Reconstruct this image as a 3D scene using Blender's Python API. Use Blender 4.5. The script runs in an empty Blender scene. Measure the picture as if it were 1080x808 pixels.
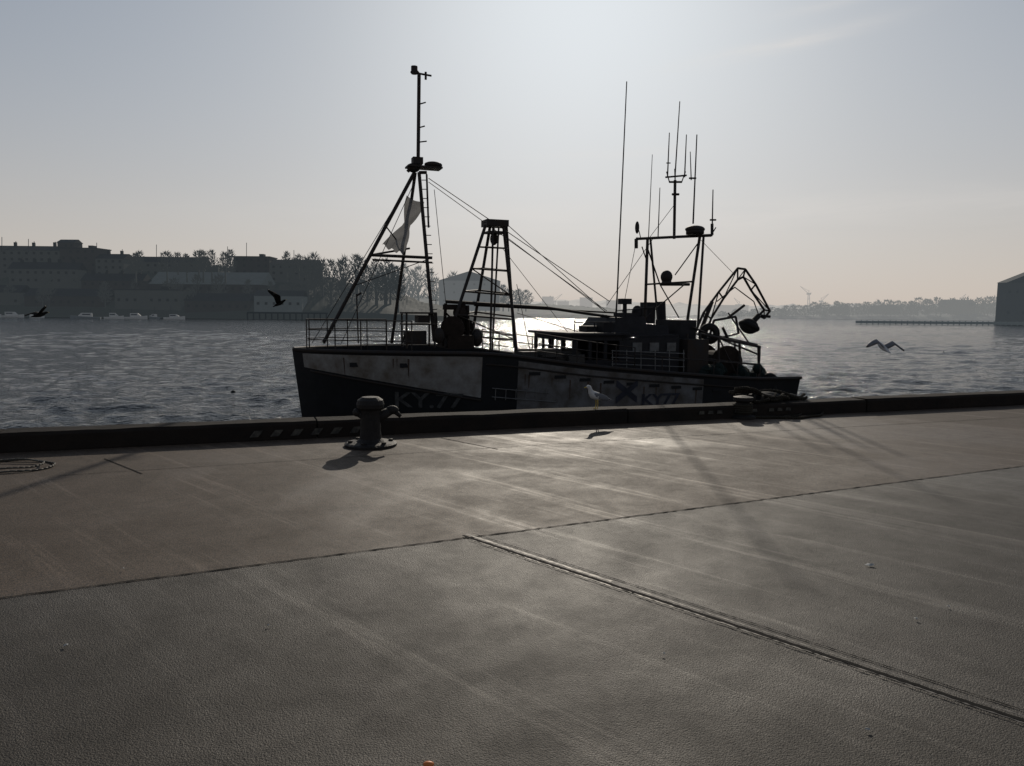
import bpy, math, random
import numpy as np
from mathutils import Vector, Matrix, noise
random.seed(7)
scene=bpy.context.scene
scene.view_settings.view_transform='Standard'
try: scene.view_settings.look='None'
except Exception: pass
scene.view_settings.exposure=0
R_=math.radians
# ------------------------------------------------------------ camera
F=780.0; CH=1.6; HOR=329.5
pitch=math.atan((404-HOR)/F); roll=0.009
fw=Vector((0,math.cos(pitch),-math.sin(pitch))); up0=Vector((0,math.sin(pitch),math.cos(pitch))); h0=Vector((1,0,0))
Rv=h0*math.cos(roll)+up0*math.sin(roll); Uv=up0*math.cos(roll)-h0*math.sin(roll)
C=Vector((0,0,CH))
cd=bpy.data.cameras.new('camera'); cam=bpy.data.objects.new('camera',cd); scene.collection.objects.link(cam)
m=Matrix((Rv,Uv,-fw)).transposed().to_4x4(); m.translation=C; cam.matrix_world=m
cd.sensor_width=36; cd.lens=F/1080*36; cd.clip_start=0.05; cd.clip_end=20000
scene.camera=cam
# surveying helpers: convert a sight-line measurement to real site coordinates
def ray(x,y): return Rv*((x-540)/F)+fw+Uv*((404-y)/F)
def gp(x,y,z=0.0):
    d=ray(x,y); return C+d*((z-C.z)/d.z)
def wp(x,y,Y):
    d=ray(x,y); return C+d*(Y/d.y)
# ------------------------------------------------------------ mesh helpers
class B:
    def __init__(s): s.v=[]; s.f=[]
    def add(s,vs,fs):
        o=len(s.v); s.v+= [tuple(v) for v in vs]; s.f+=[tuple(i+o for i in f) for f in fs]
    def tube(s,p,q,r,r2=None,n=8,cap=True):
        p=Vector(p);q=Vector(q); r2=r if r2 is None else r2
        d=(q-p)
        if d.length<1e-6: return
        d.normalize(); a=d.orthogonal().normalized(); b=d.cross(a)
        vs=[]
        for c,rr in((p,r),(q,r2)):
            for i in range(n):
                t=2*math.pi*i/n; vs.append(c+a*rr*math.cos(t)+b*rr*math.sin(t))
        fs=[(i,(i+1)%n,n+(i+1)%n,n+i) for i in range(n)]
        if cap: fs+=[tuple(range(n-1,-1,-1)),tuple(range(n,2*n))]
        s.add(vs,fs)
    def poly(s,pts,r,n=7):
        for a,b in zip(pts[:-1],pts[1:]): s.tube(a,b,r,n=n)
    def box(s,c,d,rz=0,M=None):
        c=Vector(c); x,y,z=[k/2 for k in d]
        M=M or Matrix.Rotation(rz,3,'Z')
        vs=[c+M@Vector((sx*x,sy*y,sz*z)) for sz in(-1,1) for sy in(-1,1) for sx in(-1,1)]
        s.add(vs,[(0,2,3,1),(4,5,7,6),(0,1,5,4),(2,6,7,3),(0,4,6,2),(1,3,7,5)])
    def ell(s,c,r,n=14,k=9,M=None):
        c=Vector(c); M=M or Matrix.Identity(3); vs=[c+M@Vector((0,0,-r[2]))]
        for j in range(1,k):
            ph=-math.pi/2+math.pi*j/k
            for i in range(n):
                t=2*math.pi*i/n; vs.append(c+M@Vector((r[0]*math.cos(ph)*math.cos(t),r[1]*math.cos(ph)*math.sin(t),r[2]*math.sin(ph))))
        vs.append(c+M@Vector((0,0,r[2]))); fs=[]
        for i in range(n): fs.append((0,1+(i+1)%n,1+i)); fs.append((len(vs)-1,1+(k-2)*n+i,1+(k-2)*n+(i+1)%n))
        for j in range(k-2):
            for i in range(n): a=1+j*n; fs.append((a+i,a+(i+1)%n,a+n+(i+1)%n,a+n+i))
        s.add(vs,fs)
    def torus(s,c,R,r,ax,n=18,k=8):
        ax=Vector(ax).normalized(); a=ax.orthogonal().normalized(); b=ax.cross(a); c=Vector(c); vs=[]
        for i in range(n):
            t=2*math.pi*i/n; d=a*math.cos(t)+b*math.sin(t)
            for j in range(k):
                u=2*math.pi*j/k; vs.append(c+d*(R+r*math.cos(u))+ax*r*math.sin(u))
        s.add(vs,[(i*k+j,((i+1)%n)*k+j,((i+1)%n)*k+(j+1)%k,i*k+(j+1)%k) for i in range(n) for j in range(k)])
    def loft(s,rings,cap=True):
        n=len(rings[0]); vs=[v for r in rings for v in r]
        fs=[(j*n+i,j*n+(i+1)%n,(j+1)*n+(i+1)%n,(j+1)*n+i) for j in range(len(rings)-1) for i in range(n)]
        if cap: fs+=[tuple(range(n-1,-1,-1)),tuple(range((len(rings)-1)*n,len(rings)*n))]
        s.add(vs,fs)
    def obj(s,name,mat,parent=None,smooth=False,bevel=0):
        me=bpy.data.meshes.new(name); me.from_pydata(s.v,[],s.f); me.update()
        o=bpy.data.objects.new(name,me); scene.collection.objects.link(o)
        if mat: me.materials.append(mat)
        if smooth:
            for p in me.polygons: p.use_smooth=True
        if parent: o.parent=parent
        if bevel:
            b=o.modifiers.new('b','BEVEL'); b.width=bevel; b.segments=2
        return o
def empty(name,loc=(0,0,0),rz=0):
    e=bpy.data.objects.new(name,None); e.location=loc; e.rotation_euler=(0,0,rz); scene.collection.objects.link(e); return e
# ------------------------------------------------------------ materials
def mat(name,col,rough=0.7,metal=0,var=0.35,scale=3.0,bump=0.0,bscale=20,haze_glow=None,col2=None,spec=0.5):
    m=bpy.data.materials.new(name); m.use_nodes=True; nt=m.node_tree; N=nt.nodes; L=nt.links
    p=N['Principled BSDF']; p.inputs['Roughness'].default_value=rough; p.inputs['Metallic'].default_value=metal
    p.inputs['Specular IOR Level'].default_value=0.1 if haze_glow else spec
    tc=N.new('ShaderNodeTexCoord'); no=N.new('ShaderNodeTexNoise'); no.inputs['Scale'].default_value=scale; no.inputs['Detail'].default_value=4; no.inputs['Roughness'].default_value=0.65
    L.new(tc.outputs['Object'],no.inputs['Vector'])
    rp=N.new('ShaderNodeValToRGB'); rp.color_ramp.elements[0].position=0.35; rp.color_ramp.elements[1].position=0.68
    c2=col2 or tuple(c*(1-var) for c in col)
    rp.color_ramp.elements[0].color=(*c2,1); rp.color_ramp.elements[1].color=(*[min(1,c*(1+var*0.4)) for c in col],1)
    L.new(no.outputs['Fac'],rp.inputs['Fac']); L.new(rp.outputs['Color'],p.inputs['Base Color'])
    if bump:
        n2=N.new('ShaderNodeTexNoise'); n2.inputs['Scale'].default_value=bscale; n2.inputs['Detail'].default_value=4
        L.new(tc.outputs['Object'],n2.inputs['Vector']); bp_=N.new('ShaderNodeBump'); bp_.inputs['Distance'].default_value=bump; bp_.inputs['Strength'].default_value=1
        L.new(n2.outputs['Fac'],bp_.inputs['Height']); L.new(bp_.outputs['Normal'],p.inputs['Normal'])
    if haze_glow:
        p.inputs['Emission Color'].default_value=(*haze_glow,1); p.inputs['Emission Strength'].default_value=1.0  # aerial haze painted into the material as a constant glow, no air volume
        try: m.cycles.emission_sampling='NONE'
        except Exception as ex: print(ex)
    return m
M_black=mat('hull_black_paint',(0.010,0.011,0.013),0.65,scale=1.5,bump=0.01,bscale=3,spec=0.2)
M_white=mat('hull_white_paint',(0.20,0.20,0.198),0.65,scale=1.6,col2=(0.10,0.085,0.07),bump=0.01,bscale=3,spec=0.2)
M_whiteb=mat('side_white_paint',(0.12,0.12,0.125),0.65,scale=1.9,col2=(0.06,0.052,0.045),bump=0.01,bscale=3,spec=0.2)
M_grey=mat('lettering_paint',(0.065,0.065,0.065),0.7,col2=(0.03,0.03,0.03),scale=6,spec=0.2)
M_let=mat('lettering_blue_paint',(0.028,0.03,0.042),0.6,spec=0.2)
M_steel=mat('painted_steel',(0.018,0.018,0.02),0.65,scale=4,col2=(0.026,0.018,0.013),spec=0.2)
M_rust=mat('rusty_steel',(0.024,0.018,0.015),0.88,scale=6,spec=0.12)
M_deck=mat('deck_boards',(0.04,0.036,0.032),0.8,scale=4)
M_cloth=mat('flag_cloth',(0.20,0.20,0.20),0.9,scale=4)
M_rub=mat('rubber',(0.018,0.018,0.018),0.85,spec=0.2)
M_rail=mat('galvanised_rail',(0.14,0.14,0.14),0.6,0.3)
M_house=mat('wheelhouse_paint',(0.018,0.018,0.021),0.7,scale=3,spec=0.2)
M_net=mat('fishing_net',(0.02,0.03,0.028),0.95,bump=0.05,bscale=30,spec=0.1)
nt=M_cloth.node_tree; tr=nt.nodes.new('ShaderNodeBsdfTranslucent'); tr.inputs['Color'].default_value=(0.2,0.2,0.2,1); mx=nt.nodes.new('ShaderNodeMixShader'); mx.inputs[0].default_value=0.45
out=nt.nodes['Material Output']; nt.links.new(nt.nodes['Principled BSDF'].outputs[0],mx.inputs[1]); nt.links.new(tr.outputs[0],mx.inputs[2]); nt.links.new(mx.outputs[0],out.inputs['Surface'])
# ------------------------------------------------------------ light
SAZ=R_(5.2); SEL=R_(24)
D=Vector((math.sin(SAZ)*math.cos(SEL),math.cos(SAZ)*math.cos(SEL),math.sin(SEL)))
sd=bpy.data.lights.new('sun','SUN'); sd.energy=2.6; sd.angle=R_(0.5); sd.color=(1,0.90,0.76)
so=bpy.data.objects.new('sun',sd); so.rotation_euler=D.to_track_quat('Z','Y').to_euler(); scene.collection.objects.link(so)
w=bpy.data.worlds.new('World'); scene.world=w; w.use_nodes=True; nt=w.node_tree; N=nt.nodes; L=nt.links
bg=N['Background']; sky=N.new('ShaderNodeTexSky'); sky.sky_type='NISHITA'; sky.sun_disc=False
sky.sun_elevation=SEL; sky.sun_rotation=SAZ; sky.altitude=0; sky.air_density=1.0; sky.dust_density=1.3; sky.ozone_density=1.5
BS=0.085
bg.inputs['Strength'].default_value=BS
tc=N.new('ShaderNodeTexCoord'); sep=N.new('ShaderNodeSeparateXYZ'); L.new(tc.outputs['Generated'],sep.inputs[0])
def mth(op,a,b=None,clamp=False):
    n=N.new('ShaderNodeMath'); n.operation=op; n.use_clamp=clamp
    for i,x in enumerate((a,b)):
        if x is None: continue
        if isinstance(x,(int,float)): n.inputs[i].default_value=x
        else: L.new(x,n.inputs[i])
    return n.outputs[0]
az=mth('ARCTAN2',sep.outputs[0],sep.outputs[1]); el=mth('ARCSINE',sep.outputs[2])
def wisp(az0,el0,slope,la,le):
    da=mth('SUBTRACT',az,az0); de=mth('SUBTRACT',mth('SUBTRACT',el,el0),mth('MULTIPLY',da,slope))
    q=mth('ADD',mth('POWER',mth('ABSOLUTE',mth('DIVIDE',da,la)),2.0),mth('POWER',mth('ABSOLUTE',mth('DIVIDE',de,le)),2.0))
    return mth('POWER',2.718,mth('MULTIPLY',q,-1.0))
cmb=N.new('ShaderNodeCombineXYZ'); L.new(az,cmb.inputs[0]); L.new(mth('MULTIPLY',el,7.0),cmb.inputs[1])
ns=N.new('ShaderNodeTexNoise'); ns.inputs['Scale'].default_value=5.0; ns.inputs['Detail'].default_value=6; ns.inputs['Roughness'].default_value=0.6; ns.inputs['Distortion'].default_value=0.6
L.new(cmb.outputs[0],ns.inputs['Vector'])
nz=mth('MULTIPLY',mth('SUBTRACT',ns.outputs['Fac'],0.30),3.2,True)
ws=mth('ADD',wisp(0.33,0.318,0.12,0.10,0.008),mth('MULTIPLY',wisp(0.42,0.36,0.1,0.08,0.006),0.6))
ws=mth('ADD',ws,mth('MULTIPLY',wisp(0.15,0.205,0.02,0.10,0.006),0.4))
low=mth('MULTIPLY',wisp(0.3,0.125,0.0,0.55,0.025),0.5)
cl=mth('MULTIPLY',mth('ADD',ws,low),nz,True)
# hazy winter air: desaturate and roll off the sky radiance
hs=N.new('ShaderNodeHueSaturation'); hs.inputs['Saturation'].default_value=0.6; L.new(sky.outputs[0],hs.inputs['Color'])
def vm(op,a,b):
    n=N.new('ShaderNodeVectorMath'); n.operation=op
    for i,x in enumerate((a,b)):
        if isinstance(x,tuple): n.inputs[i].default_value=x
        else: L.new(x,n.inputs[i])
    return n.outputs[0]
k=0.070
den=vm('ADD',vm('MULTIPLY',hs.outputs[0],(k,k,k)),(1,1,1))
roll_=vm('DIVIDE',hs.outputs[0],den)
roll_=vm('MULTIPLY',roll_,(0.93,1.02,1.11))
hz=mth('POWER',2.718,mth('MULTIPLY',mth('ABSOLUTE',el),-6.0))
mixh=N.new('ShaderNodeMixRGB'); L.new(mth('MULTIPLY',hz,0.95),mixh.inputs[0]); L.new(roll_,mixh.inputs[1]); mixh.inputs[2].default_value=(6.9,5.95,5.2,1)
mixc=N.new('ShaderNodeMixRGB'); L.new(mth('MULTIPLY',cl,0.4),mixc.inputs[0]); L.new(mixh.outputs[0],mixc.inputs[1]); mixc.inputs[2].default_value=(9.4,8.8,8.2,1)
L.new(mixc.outputs[0],bg.inputs['Color'])
# ------------------------------------------------------------ quay geometry
qa=gp(0,478); qb=gp(1080,427); qd=(qb-qa).normalized(); qn=Vector((-qd.y,qd.x,0)); QA=math.atan2(qd.y,qd.x)
def q(u,v,z=0): return qa+qd*u+qn*v+Vector((0,0,z))
WZ=-3.0
def ground_mat(name,c1,c2,c3,grain,rlo,rhi,gs,spec):
    m=bpy.data.materials.new(name); m.use_nodes=True; nt=m.node_tree; N=nt.nodes; L=nt.links; p=N['Principled BSDF']; p.inputs['Specular IOR Level'].default_value=spec
    tc=N.new('ShaderNodeTexCoord')
    def noi(scale,det=4,rg=0.6,vec=None,dist=0):
        n=N.new('ShaderNodeTexNoise'); n.inputs['Scale'].default_value=scale; n.inputs['Detail'].default_value=det; n.inputs['Roughness'].default_value=rg; n.inputs['Distortion'].default_value=dist
        L.new(vec or tc.outputs['Object'],n.inputs['Vector']); return n.outputs['Fac']
    def ramp(f,a,b):
        r=N.new('ShaderNodeMapRange'); r.interpolation_type='SMOOTHSTEP'; L.new(f,r.inputs[0]); r.inputs[1].default_value=a; r.inputs[2].default_value=b; return r.outputs[0]
    def mix(f,a,b):
        x=N.new('ShaderNodeMixRGB'); L.new(f,x.inputs[0])
        for i,c in((1,a),(2,b)):
            if isinstance(c,tuple): x.inputs[i].default_value=(*c,1)
            else: L.new(c,x.inputs[i])
        return x.outputs[0]
    def mt(op,a,b):
        n=N.new('ShaderNodeMath'); n.operation=op
        for i,x in enumerate((a,b)):
            if isinstance(x,(int,float)): n.inputs[i].default_value=x
            else: L.new(x,n.inputs[i])
        return n.outputs[0]
    rot=N.new('ShaderNodeMapping'); rot.inputs['Rotation'].default_value=(0,0,R_(44.5)); L.new(tc.outputs['Object'],rot.inputs[0])
    st=N.new('ShaderNodeMapping'); st.inputs['Scale'].default_value=(0.15,3.4,1); L.new(rot.outputs[0],st.inputs[0])
    streak=noi(1.0,5,0.78,st.outputs[0],0.5)
    big=noi(0.30,4,0.6,None,0.6); mid=noi(3.0,5,0.78,None,0.2); fine=noi(gs,2,0.9)
    vo=N.new('ShaderNodeTexVoronoi'); vo.inputs['Scale'].default_value=gs*1.1; L.new(tc.outputs['Object'],vo.inputs['Vector'])
    c=mix(ramp(big,0.36,0.64),c1,c2); c=mix(mt('MULTIPLY',ramp(mid,0.40,0.70),0.55),c,c3)
    c=mix(mt('MULTIPLY',ramp(streak,0.54,0.70),0.5),c,tuple(k*1.9 for k in c2))
    sp=mix(ramp(vo.outputs['Distance'],0.15,0.75),(1.7,1.65,1.6),(0.4,0.4,0.4)); x=N.new('ShaderNodeMixRGB'); x.blend_type='MULTIPLY'; x.inputs[0].default_value=0.85; L.new(c,x.inputs[1]); L.new(sp,x.inputs[2])
    L.new(x.outputs[0],p.inputs['Base Color'])
    wet=mt('ADD',mt('MULTIPLY',ramp(big,0.44,0.66),0.6),mt('MULTIPLY',ramp(streak,0.5,0.68),0.35))
    rr=N.new('ShaderNodeMapRange'); L.new(wet,rr.inputs[0]); rr.inputs[3].default_value=rhi; rr.inputs[4].default_value=rlo
    L.new(mt('ADD',rr.outputs[0],mt('MULTIPLY',mt('SUBTRACT',mid,0.5),0.3)),p.inputs['Roughness'])
    hh=mt('SUBTRACT',mt('MULTIPLY',fine,1.2),mt('MULTIPLY',vo.outputs['Distance'],0.6))
    b=N.new('ShaderNodeBump'); b.inputs['Distance'].default_value=grain; b.inputs['Strength'].default_value=1.0; L.new(hh,b.inputs['Height'])
    L.new(b.outputs[0],p.inputs['Normal'])
    return m
M_conc=ground_mat('quay_concrete',(0.066,0.046,0.031),(0.095,0.070,0.050),(0.038,0.027,0.018),0.0013,0.48,0.76,110,0.25)
M_asph=ground_mat('quay_asphalt',(0.032,0.026,0.019),(0.046,0.038,0.029),(0.018,0.015,0.011),0.0042,0.42,0.66,120,0.26)
g=B(); g.add([q(-150,0.05),q(200,0.05),q(200,-80),q(-150,-80)],[(3,2,1,0)]); g.obj('ground',M_conc)
j0=gp(0,632); j1=gp(1080,492); jd=(j1-j0).normalized(); jn=Vector((jd.y,-jd.x,0))
a=B(); P=[j0-jd*60,j1+jd*60,j1+jd*60+jn*40,j0-jd*60+jn*40]; a.add([p+Vector((0,0,0.004)) for p in P],[(3,2,1,0)]); a.obj('pavement',M_asph)
M_joint=mat('joint_filler',(0.012,0.011,0.010),0.95,spec=0.1)
M_rails=mat('worn_rail_steel',(0.20,0.18,0.16),0.6,0.3,scale=9,col2=(0.03,0.027,0.024),spec=0.4)
def strip(b,p,qv,wd,z,nseg=40,jit=0.15):
    p=Vector(p);qv=Vector(qv); d=(qv-p); n=Vector((-d.y,d.x,0)).normalized(); vs=[];fs=[]
    for i in range(nseg+1):
        c=p+d*i/nseg; a1=wd/2*(1+random.uniform(-jit,jit)*2); a2=wd/2*(1+random.uniform(-jit,jit)*2)
        vs+=[(c.x+n.x*a1,c.y+n.y*a1,z),(c.x-n.x*a2,c.y-n.y*a2,z)]
    for i in range(nseg): fs.append((2*i,2*i+1,2*i+3,2*i+2))
    b.add(vs,fs)
pj=empty('expansion_joint')
b=B(); strip(b,j0-jd*12,j1+jd*20,0.015,0.008,900,0.4); strip(b,gp(110,484),gp(150,500),0.015,0.004,20); strip(b,gp(465,462),gp(525,474),0.015,0.004,20)
strip(b,gp(60,502),gp(640,465),0.008,0.004,300,0.4); strip(b,gp(640,465),gp(1080,440),0.01,0.004,300,0.4)
b.obj('filler',M_joint,pj)
r0=gp(488,566); r1=gp(1080,762); rd=(r1-r0).normalized(); rn=Vector((-rd.y,rd.x,0))
pr=empty('track_slot')
b=B(); strip(b,r0,r1+rd*4,0.026,0.009,300); strip(b,r0+rn*0.09,r1+rn*0.09+rd*4,0.007,0.009,300,0.4); b.obj('slot',M_joint,pr)
b=B(); strip(b,r0+rn*0.033,r0+rn*0.033+rd*1.3,0.015,0.013,60,0.4); strip(b,r0-rn*0.030+rd*0.1,r1-rn*0.030+rd*4,0.007,0.013,400,0.6); strip(b,r0+rn*0.030+rd*1.5,r1+rn*0.030+rd*4,0.005,0.013,400,0.6); b.obj('rail_edge',M_rails,pr)
M_wall=mat('quay_wall',(0.09,0.085,0.08),0.85,scale=1.2,bump=0.05,bscale=4)
b=B(); b.box(q(25,0.55,-3.05),(350,0.9,5.9),QA); b.obj('quay_wall',M_wall)
M_kerb=mat('kerb_timber',(0.012,0.0105,0.0095),0.9,scale=2.5,bump=0.012,bscale=12,col2=(0.022,0.017,0.014),spec=0.1)
b=B(); u=-60.0
while u<140:
    l=random.uniform(3.4,4.6); dz=random.uniform(-0.01,0.01); dv=random.uniform(-0.01,0.01)
    prof=[(0,0),(0,0.18),(0.03,0.215),(0.36,0.215),(0.40,0.18),(0.40,-0.1),(0.2,-0.1)]
    rings=[]; ns_=12
    for i in range(ns_+1):
        uu=u+0.01+(l-0.02)*i/ns_; rings.append([q(uu,v+dv+(random.uniform(-.006,.006) if z>0.1 else 0),z+dz+(random.uniform(-.006,.006) if z>0.1 else 0)) for v,z in prof])
    b.loft(rings); u+=l
kerb=b.obj('quay_kerb',M_kerb,bevel=0.004)
M_mark=mat('faded_marking_paint',(0.065,0.06,0.048),0.8,scale=16,col2=(0.013,0.012,0.011))
b=B()
for k in range(6):
    u0=2.6+k*0.24; b.add([q(u0,-0.022,0.05),q(u0+0.10,-0.022,0.05),q(u0+0.16,-0.022,0.13),q(u0+0.06,-0.022,0.13)],[(0,1,2,3)])
for k in range(12):
    if k%4==3: continue
    u0=9.0+k*0.16; b.add([q(u0,-0.022,0.09),q(u0+0.10,-0.022,0.09),q(u0+0.09,-0.022,0.14),q(u0+0.01,-0.022,0.14)],[(0,1,2,3)])
b.obj('kerb_marking',M_mark)
# ------------------------------------------------------------ water: one sheet with real wind waves, denser near the quay
m=bpy.data.materials.new('river_water'); m.use_nodes=True; nt=m.node_tree; N=nt.nodes; L=nt.links; p=N['Principled BSDF']
p.inputs['Base Color'].default_value=(0.008,0.012,0.013,1); p.inputs['Roughness'].default_value=0.10; p.inputs['IOR'].default_value=1.33
tc=N.new('ShaderNodeTexCoord'); 
def wn(sx,sy,rz,sc,det):
    mp=N.new('ShaderNodeMapping'); mp.inputs['Scale'].default_value=(sx,sy,1); mp.inputs['Rotation'].default_value=(0,0,rz); L.new(tc.outputs['Object'],mp.inputs[0])
    n=N.new('ShaderNodeTexNoise'); n.inputs['Scale'].default_value=sc; n.inputs['Detail'].default_value=det; n.inputs['Roughness'].default_value=0.6; n.inputs['Distortion'].default_value=0.3; L.new(mp.outputs[0],n.inputs['Vector']); return n.outputs['Fac']
def bmp(h,dist,prev=None):
    b=N.new('ShaderNodeBump'); b.inputs['Distance'].default_value=dist; b.inputs['Strength'].default_value=1; L.new(h,b.inputs['Height'])
    if prev: L.new(prev,b.inputs['Normal'])
    return b.outputs[0]
n1=bmp(wn(0.6,1,0.2,1.1,3),0.28); n3=bmp(wn(0.8,1,0.5,4.2,3),0.13,n1)
L.new(n3,p.inputs['Normal'])
rowsY=[14.0]
while rowsY[-1]<350: rowsY.append(rowsY[-1]*1.0058)
while rowsY[-1]<12000: rowsY.append(rowsY[-1]*1.03)
rowsY=[-120,-20,5]+rowsY
ny=len(rowsY); nx=620
yy=np.array(rowsY)[:,None]; tt=np.tan(np.linspace(-1.0,1.0,nx))[None,:]
X=tt*np.maximum(yy,14); X[:3]=tt*200; Y=yy+0*X
rs=np.random.RandomState(3); Zs=np.zeros_like(X)
for i in range(46):
    lam=0.7*(8.0)**(rs.rand()); th=rs.normal(-1.8,0.65); kx=2*math.pi/lam*math.cos(th); ky=2*math.pi/lam*math.sin(th)
    amp=0.0060*lam**0.9; ph=rs.rand()*6.28
    s_=np.sin(kx*X+ky*Y+ph+0.6*np.sin(0.11*X+0.07*Y+i))
    spacing=np.maximum(yy*0.0058,0.02); fade=np.clip((lam/spacing-2.0)/2.0,0,1)
    Zs+=amp*(s_+0.25*s_*s_)*fade
Zs*=(0.75+0.35*np.sin(0.05*X+1)*np.sin(0.043*Y+0.02*X))
Z=WZ+Zs
co=np.stack([X,Y,Z],-1).reshape(-1,3)
idx=np.arange(ny*nx).reshape(ny,nx); fc=np.stack([idx[:-1,:-1],idx[:-1,1:],idx[1:,1:],idx[1:,:-1]],-1).reshape(-1,4)
me=bpy.data.meshes.new('water'); me.vertices.add(len(co)); me.vertices.foreach_set('co',co.ravel().astype(np.float32))
me.loops.add(fc.size); me.loops.foreach_set('vertex_index',fc.ravel().astype(np.int32)); me.polygons.add(len(fc))
me.polygons.foreach_set('loop_start',np.arange(0,fc.size,4,dtype=np.int32)); me.polygons.foreach_set('loop_total',np.full(len(fc),4,dtype=np.int32))
me.update(calc_edges=True); me.validate(); me.polygons.foreach_set('use_smooth',np.ones(len(me.polygons),dtype=bool)); me.materials.append(m)
o=bpy.data.objects.new('water',me); scene.collection.objects.link(o)
# ------------------------------------------------------------ FISHING BOAT
BA=QA; stem=wp(308,367,21.5)
boat=empty('fishing_boat',(stem.x,stem.y,WZ),BA)
MI=Matrix.Rotation(-BA,3,'Z'); B0=Vector((stem.x,stem.y,WZ))
def bp(x,y,t=0.0):
    o=MI@(C-B0); d=MI@ray(x,y); return o+d*((t-o.y)/d.y)
LOA=bp(799,400,0).x
def itp(s,xs,ys):
    wdt=min(0.7,s*0.5); return float(np.mean([np.interp(s+k*wdt,xs,ys) for k in(-1,-.5,0,.5,1)]))
e=LOA
XS=[0,0.6,1.5,3,5,8,12,e-2,e]
def sheer(s): return itp(s,[0,5.2,6.2,8,10,14,e],[3.50,3.47,3.35,3.10,2.9,2.55,2.5])
def hb(s,z):
    bd=itp(s,XS,[0.06,0.85,1.5,2.2,2.6,2.75,2.7,2.5,2.2]); bw=itp(s,XS,[0.03,0.3,0.8,1.5,2.2,2.6,2.55,2.2,1.6])
    u=max(0,min(1,(z+0.6)/(sheer(s)+0.6))); return bw+(bd-bw)*u**1.3
def hx(s,z): return s+0.12*(3.5-z)*max(0,1-s/4)
b=B(); NS=70; NZ=14; rings=[]
for i in range(NS+1):
    s=LOA*i/NS; S=sheer(s); ring=[]
    for j in range(NZ+1):
        z=-0.6+(S+0.6)*j/NZ; ring.append(Vector((hx(s,z),-hb(s,z),z)))
    ring.append(Vector((hx(s,S),-max(0.0,hb(s,S)-0.1),S)))
    dk=S-0.75; ring.append(Vector((hx(s,dk),-max(0.0,hb(s,dk)-0.1),dk)))
    ring+= [Vector((v.x,-v.y,v.z)) for v in reversed(ring)]
    rings.append(ring)
b.loft(rings); b.obj('hull',M_black,boat,smooth=False)
def hull_panel(name,ss,zlo,zhi,mt_,off=0.012,n=40,k=8):
    b=B(); vs=[];fs=[]
    for i in range(n+1):
        s=ss[0]+(ss[1]-ss[0])*i/n
        for j in range(k+1):
            f=j/k; z=zlo(s)+(zhi(s)-zlo(s))*f; vs.append((hx(s,z),-hb(s,z)-off,z))
    for i in range(n):
        for j in range(k): fs.append((i*(k+1)+j,(i+1)*(k+1)+j,(i+1)*(k+1)+j+1,i*(k+1)+j+1))
    b.add(vs,fs); b.add([(x,-y,z) for x,y,z in vs],fs); b.obj(name,mt_,boat)
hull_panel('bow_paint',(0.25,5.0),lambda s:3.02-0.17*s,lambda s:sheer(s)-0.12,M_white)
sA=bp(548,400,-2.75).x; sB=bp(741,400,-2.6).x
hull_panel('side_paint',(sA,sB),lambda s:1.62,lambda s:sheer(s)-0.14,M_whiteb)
def line_on_hull(b,s0,s1,zf,r,off=0.03,n=50):
    for sg in(-1,1):
        pts=[]
        for i in range(n+1):
            s=s0+(s1-s0)*i/n; z=zf(s); pts.append((hx(s,z),sg*(hb(s,z)+off),z))
        b.poly(pts,r)
b=B(); line_on_hull(b,0.05,LOA,lambda s:sheer(s)-0.02,0.055); line_on_hull(b,5,LOA,lambda s:1.5,0.07); line_on_hull(b,0.4,5,lambda s:2.95-0.17*s,0.03)
line_on_hull(b,5.1,LOA*0.86,lambda s:sheer(s)-0.32,0.025)
b.obj('rubbing_strake',M_steel,boat)
b=B()
for k_ in range(9):
    s=sA+0.5+k_*0.78; z=sheer(s)-0.45
    b.box((s,-hb(s,z)-0.02,z),(0.34,0.03,0.09))
for s in (1.6,2.9): b.box((s,-hb(s,3.1)-0.02,3.1),(0.28,0.03,0.12))
b.obj('scuppers',M_black,boat)
M_streak=mat('rust_streaks',(0.05,0.03,0.02),0.8,scale=5)
b=B()
for k_ in range(16):
    s=random.uniform(sA,sB) if k_<11 else random.uniform(0.8,4.6); z1_=sheer(s)-(0.5 if k_<11 else 0.2); z0_=z1_-random.uniform(.2,.6); w_=random.uniform(.01,.03)
    b.add([(hx(s-w_,z1_),-hb(s,z1_)-0.02,z1_),(hx(s+w_,z1_),-hb(s,z1_)-0.02,z1_),(hx(s+w_*.3,z0_),-hb(s,z0_)-0.02,z0_),(hx(s-w_*.3,z0_),-hb(s,z0_)-0.02,z0_)],[(0,1,2,3)])
b.obj('rust_streaks',M_streak,boat)
b=B(); line_on_hull(b,5.3,7.0,lambda s:2.45-0.10*(s-5.3),0.014,0.05,8); line_on_hull(b,5.3,7.2,lambda s:2.2-0.10*(s-5.3),0.014,0.05,8)
for i in range(6):
    s=5.4+i*0.3; b.tube((s,-hb(s,2.1)-0.05,2.1),(s,-hb(s,2.5)-0.05,2.42),0.012)
b.obj('side_ladder',M_rail,boat)
def hull_text(txt,s0,z0,size,mt_,slope=-0.03):
    cu=bpy.data.curves.new('t','FONT'); cu.body=txt; cu.size=size; cu.extrude=0; cu.offset=0.012
    o=bpy.data.objects.new('t',cu); scene.collection.objects.link(o)
    dg=bpy.context.evaluated_depsgraph_get(); me=bpy.data.meshes.new_from_object(o.evaluated_get(dg))
    for v in me.vertices:
        s=s0+v.co.x*1.3; z=z0+v.co.y+slope*v.co.x; v.co=(hx(s,z),-hb(s,z)-0.03,z)
    bpy.data.objects.remove(o); o=bpy.data.objects.new('registration_number',me); scene.collection.objects.link(o); me.materials.clear(); me.materials.append(mt_); o.parent=boat
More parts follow.
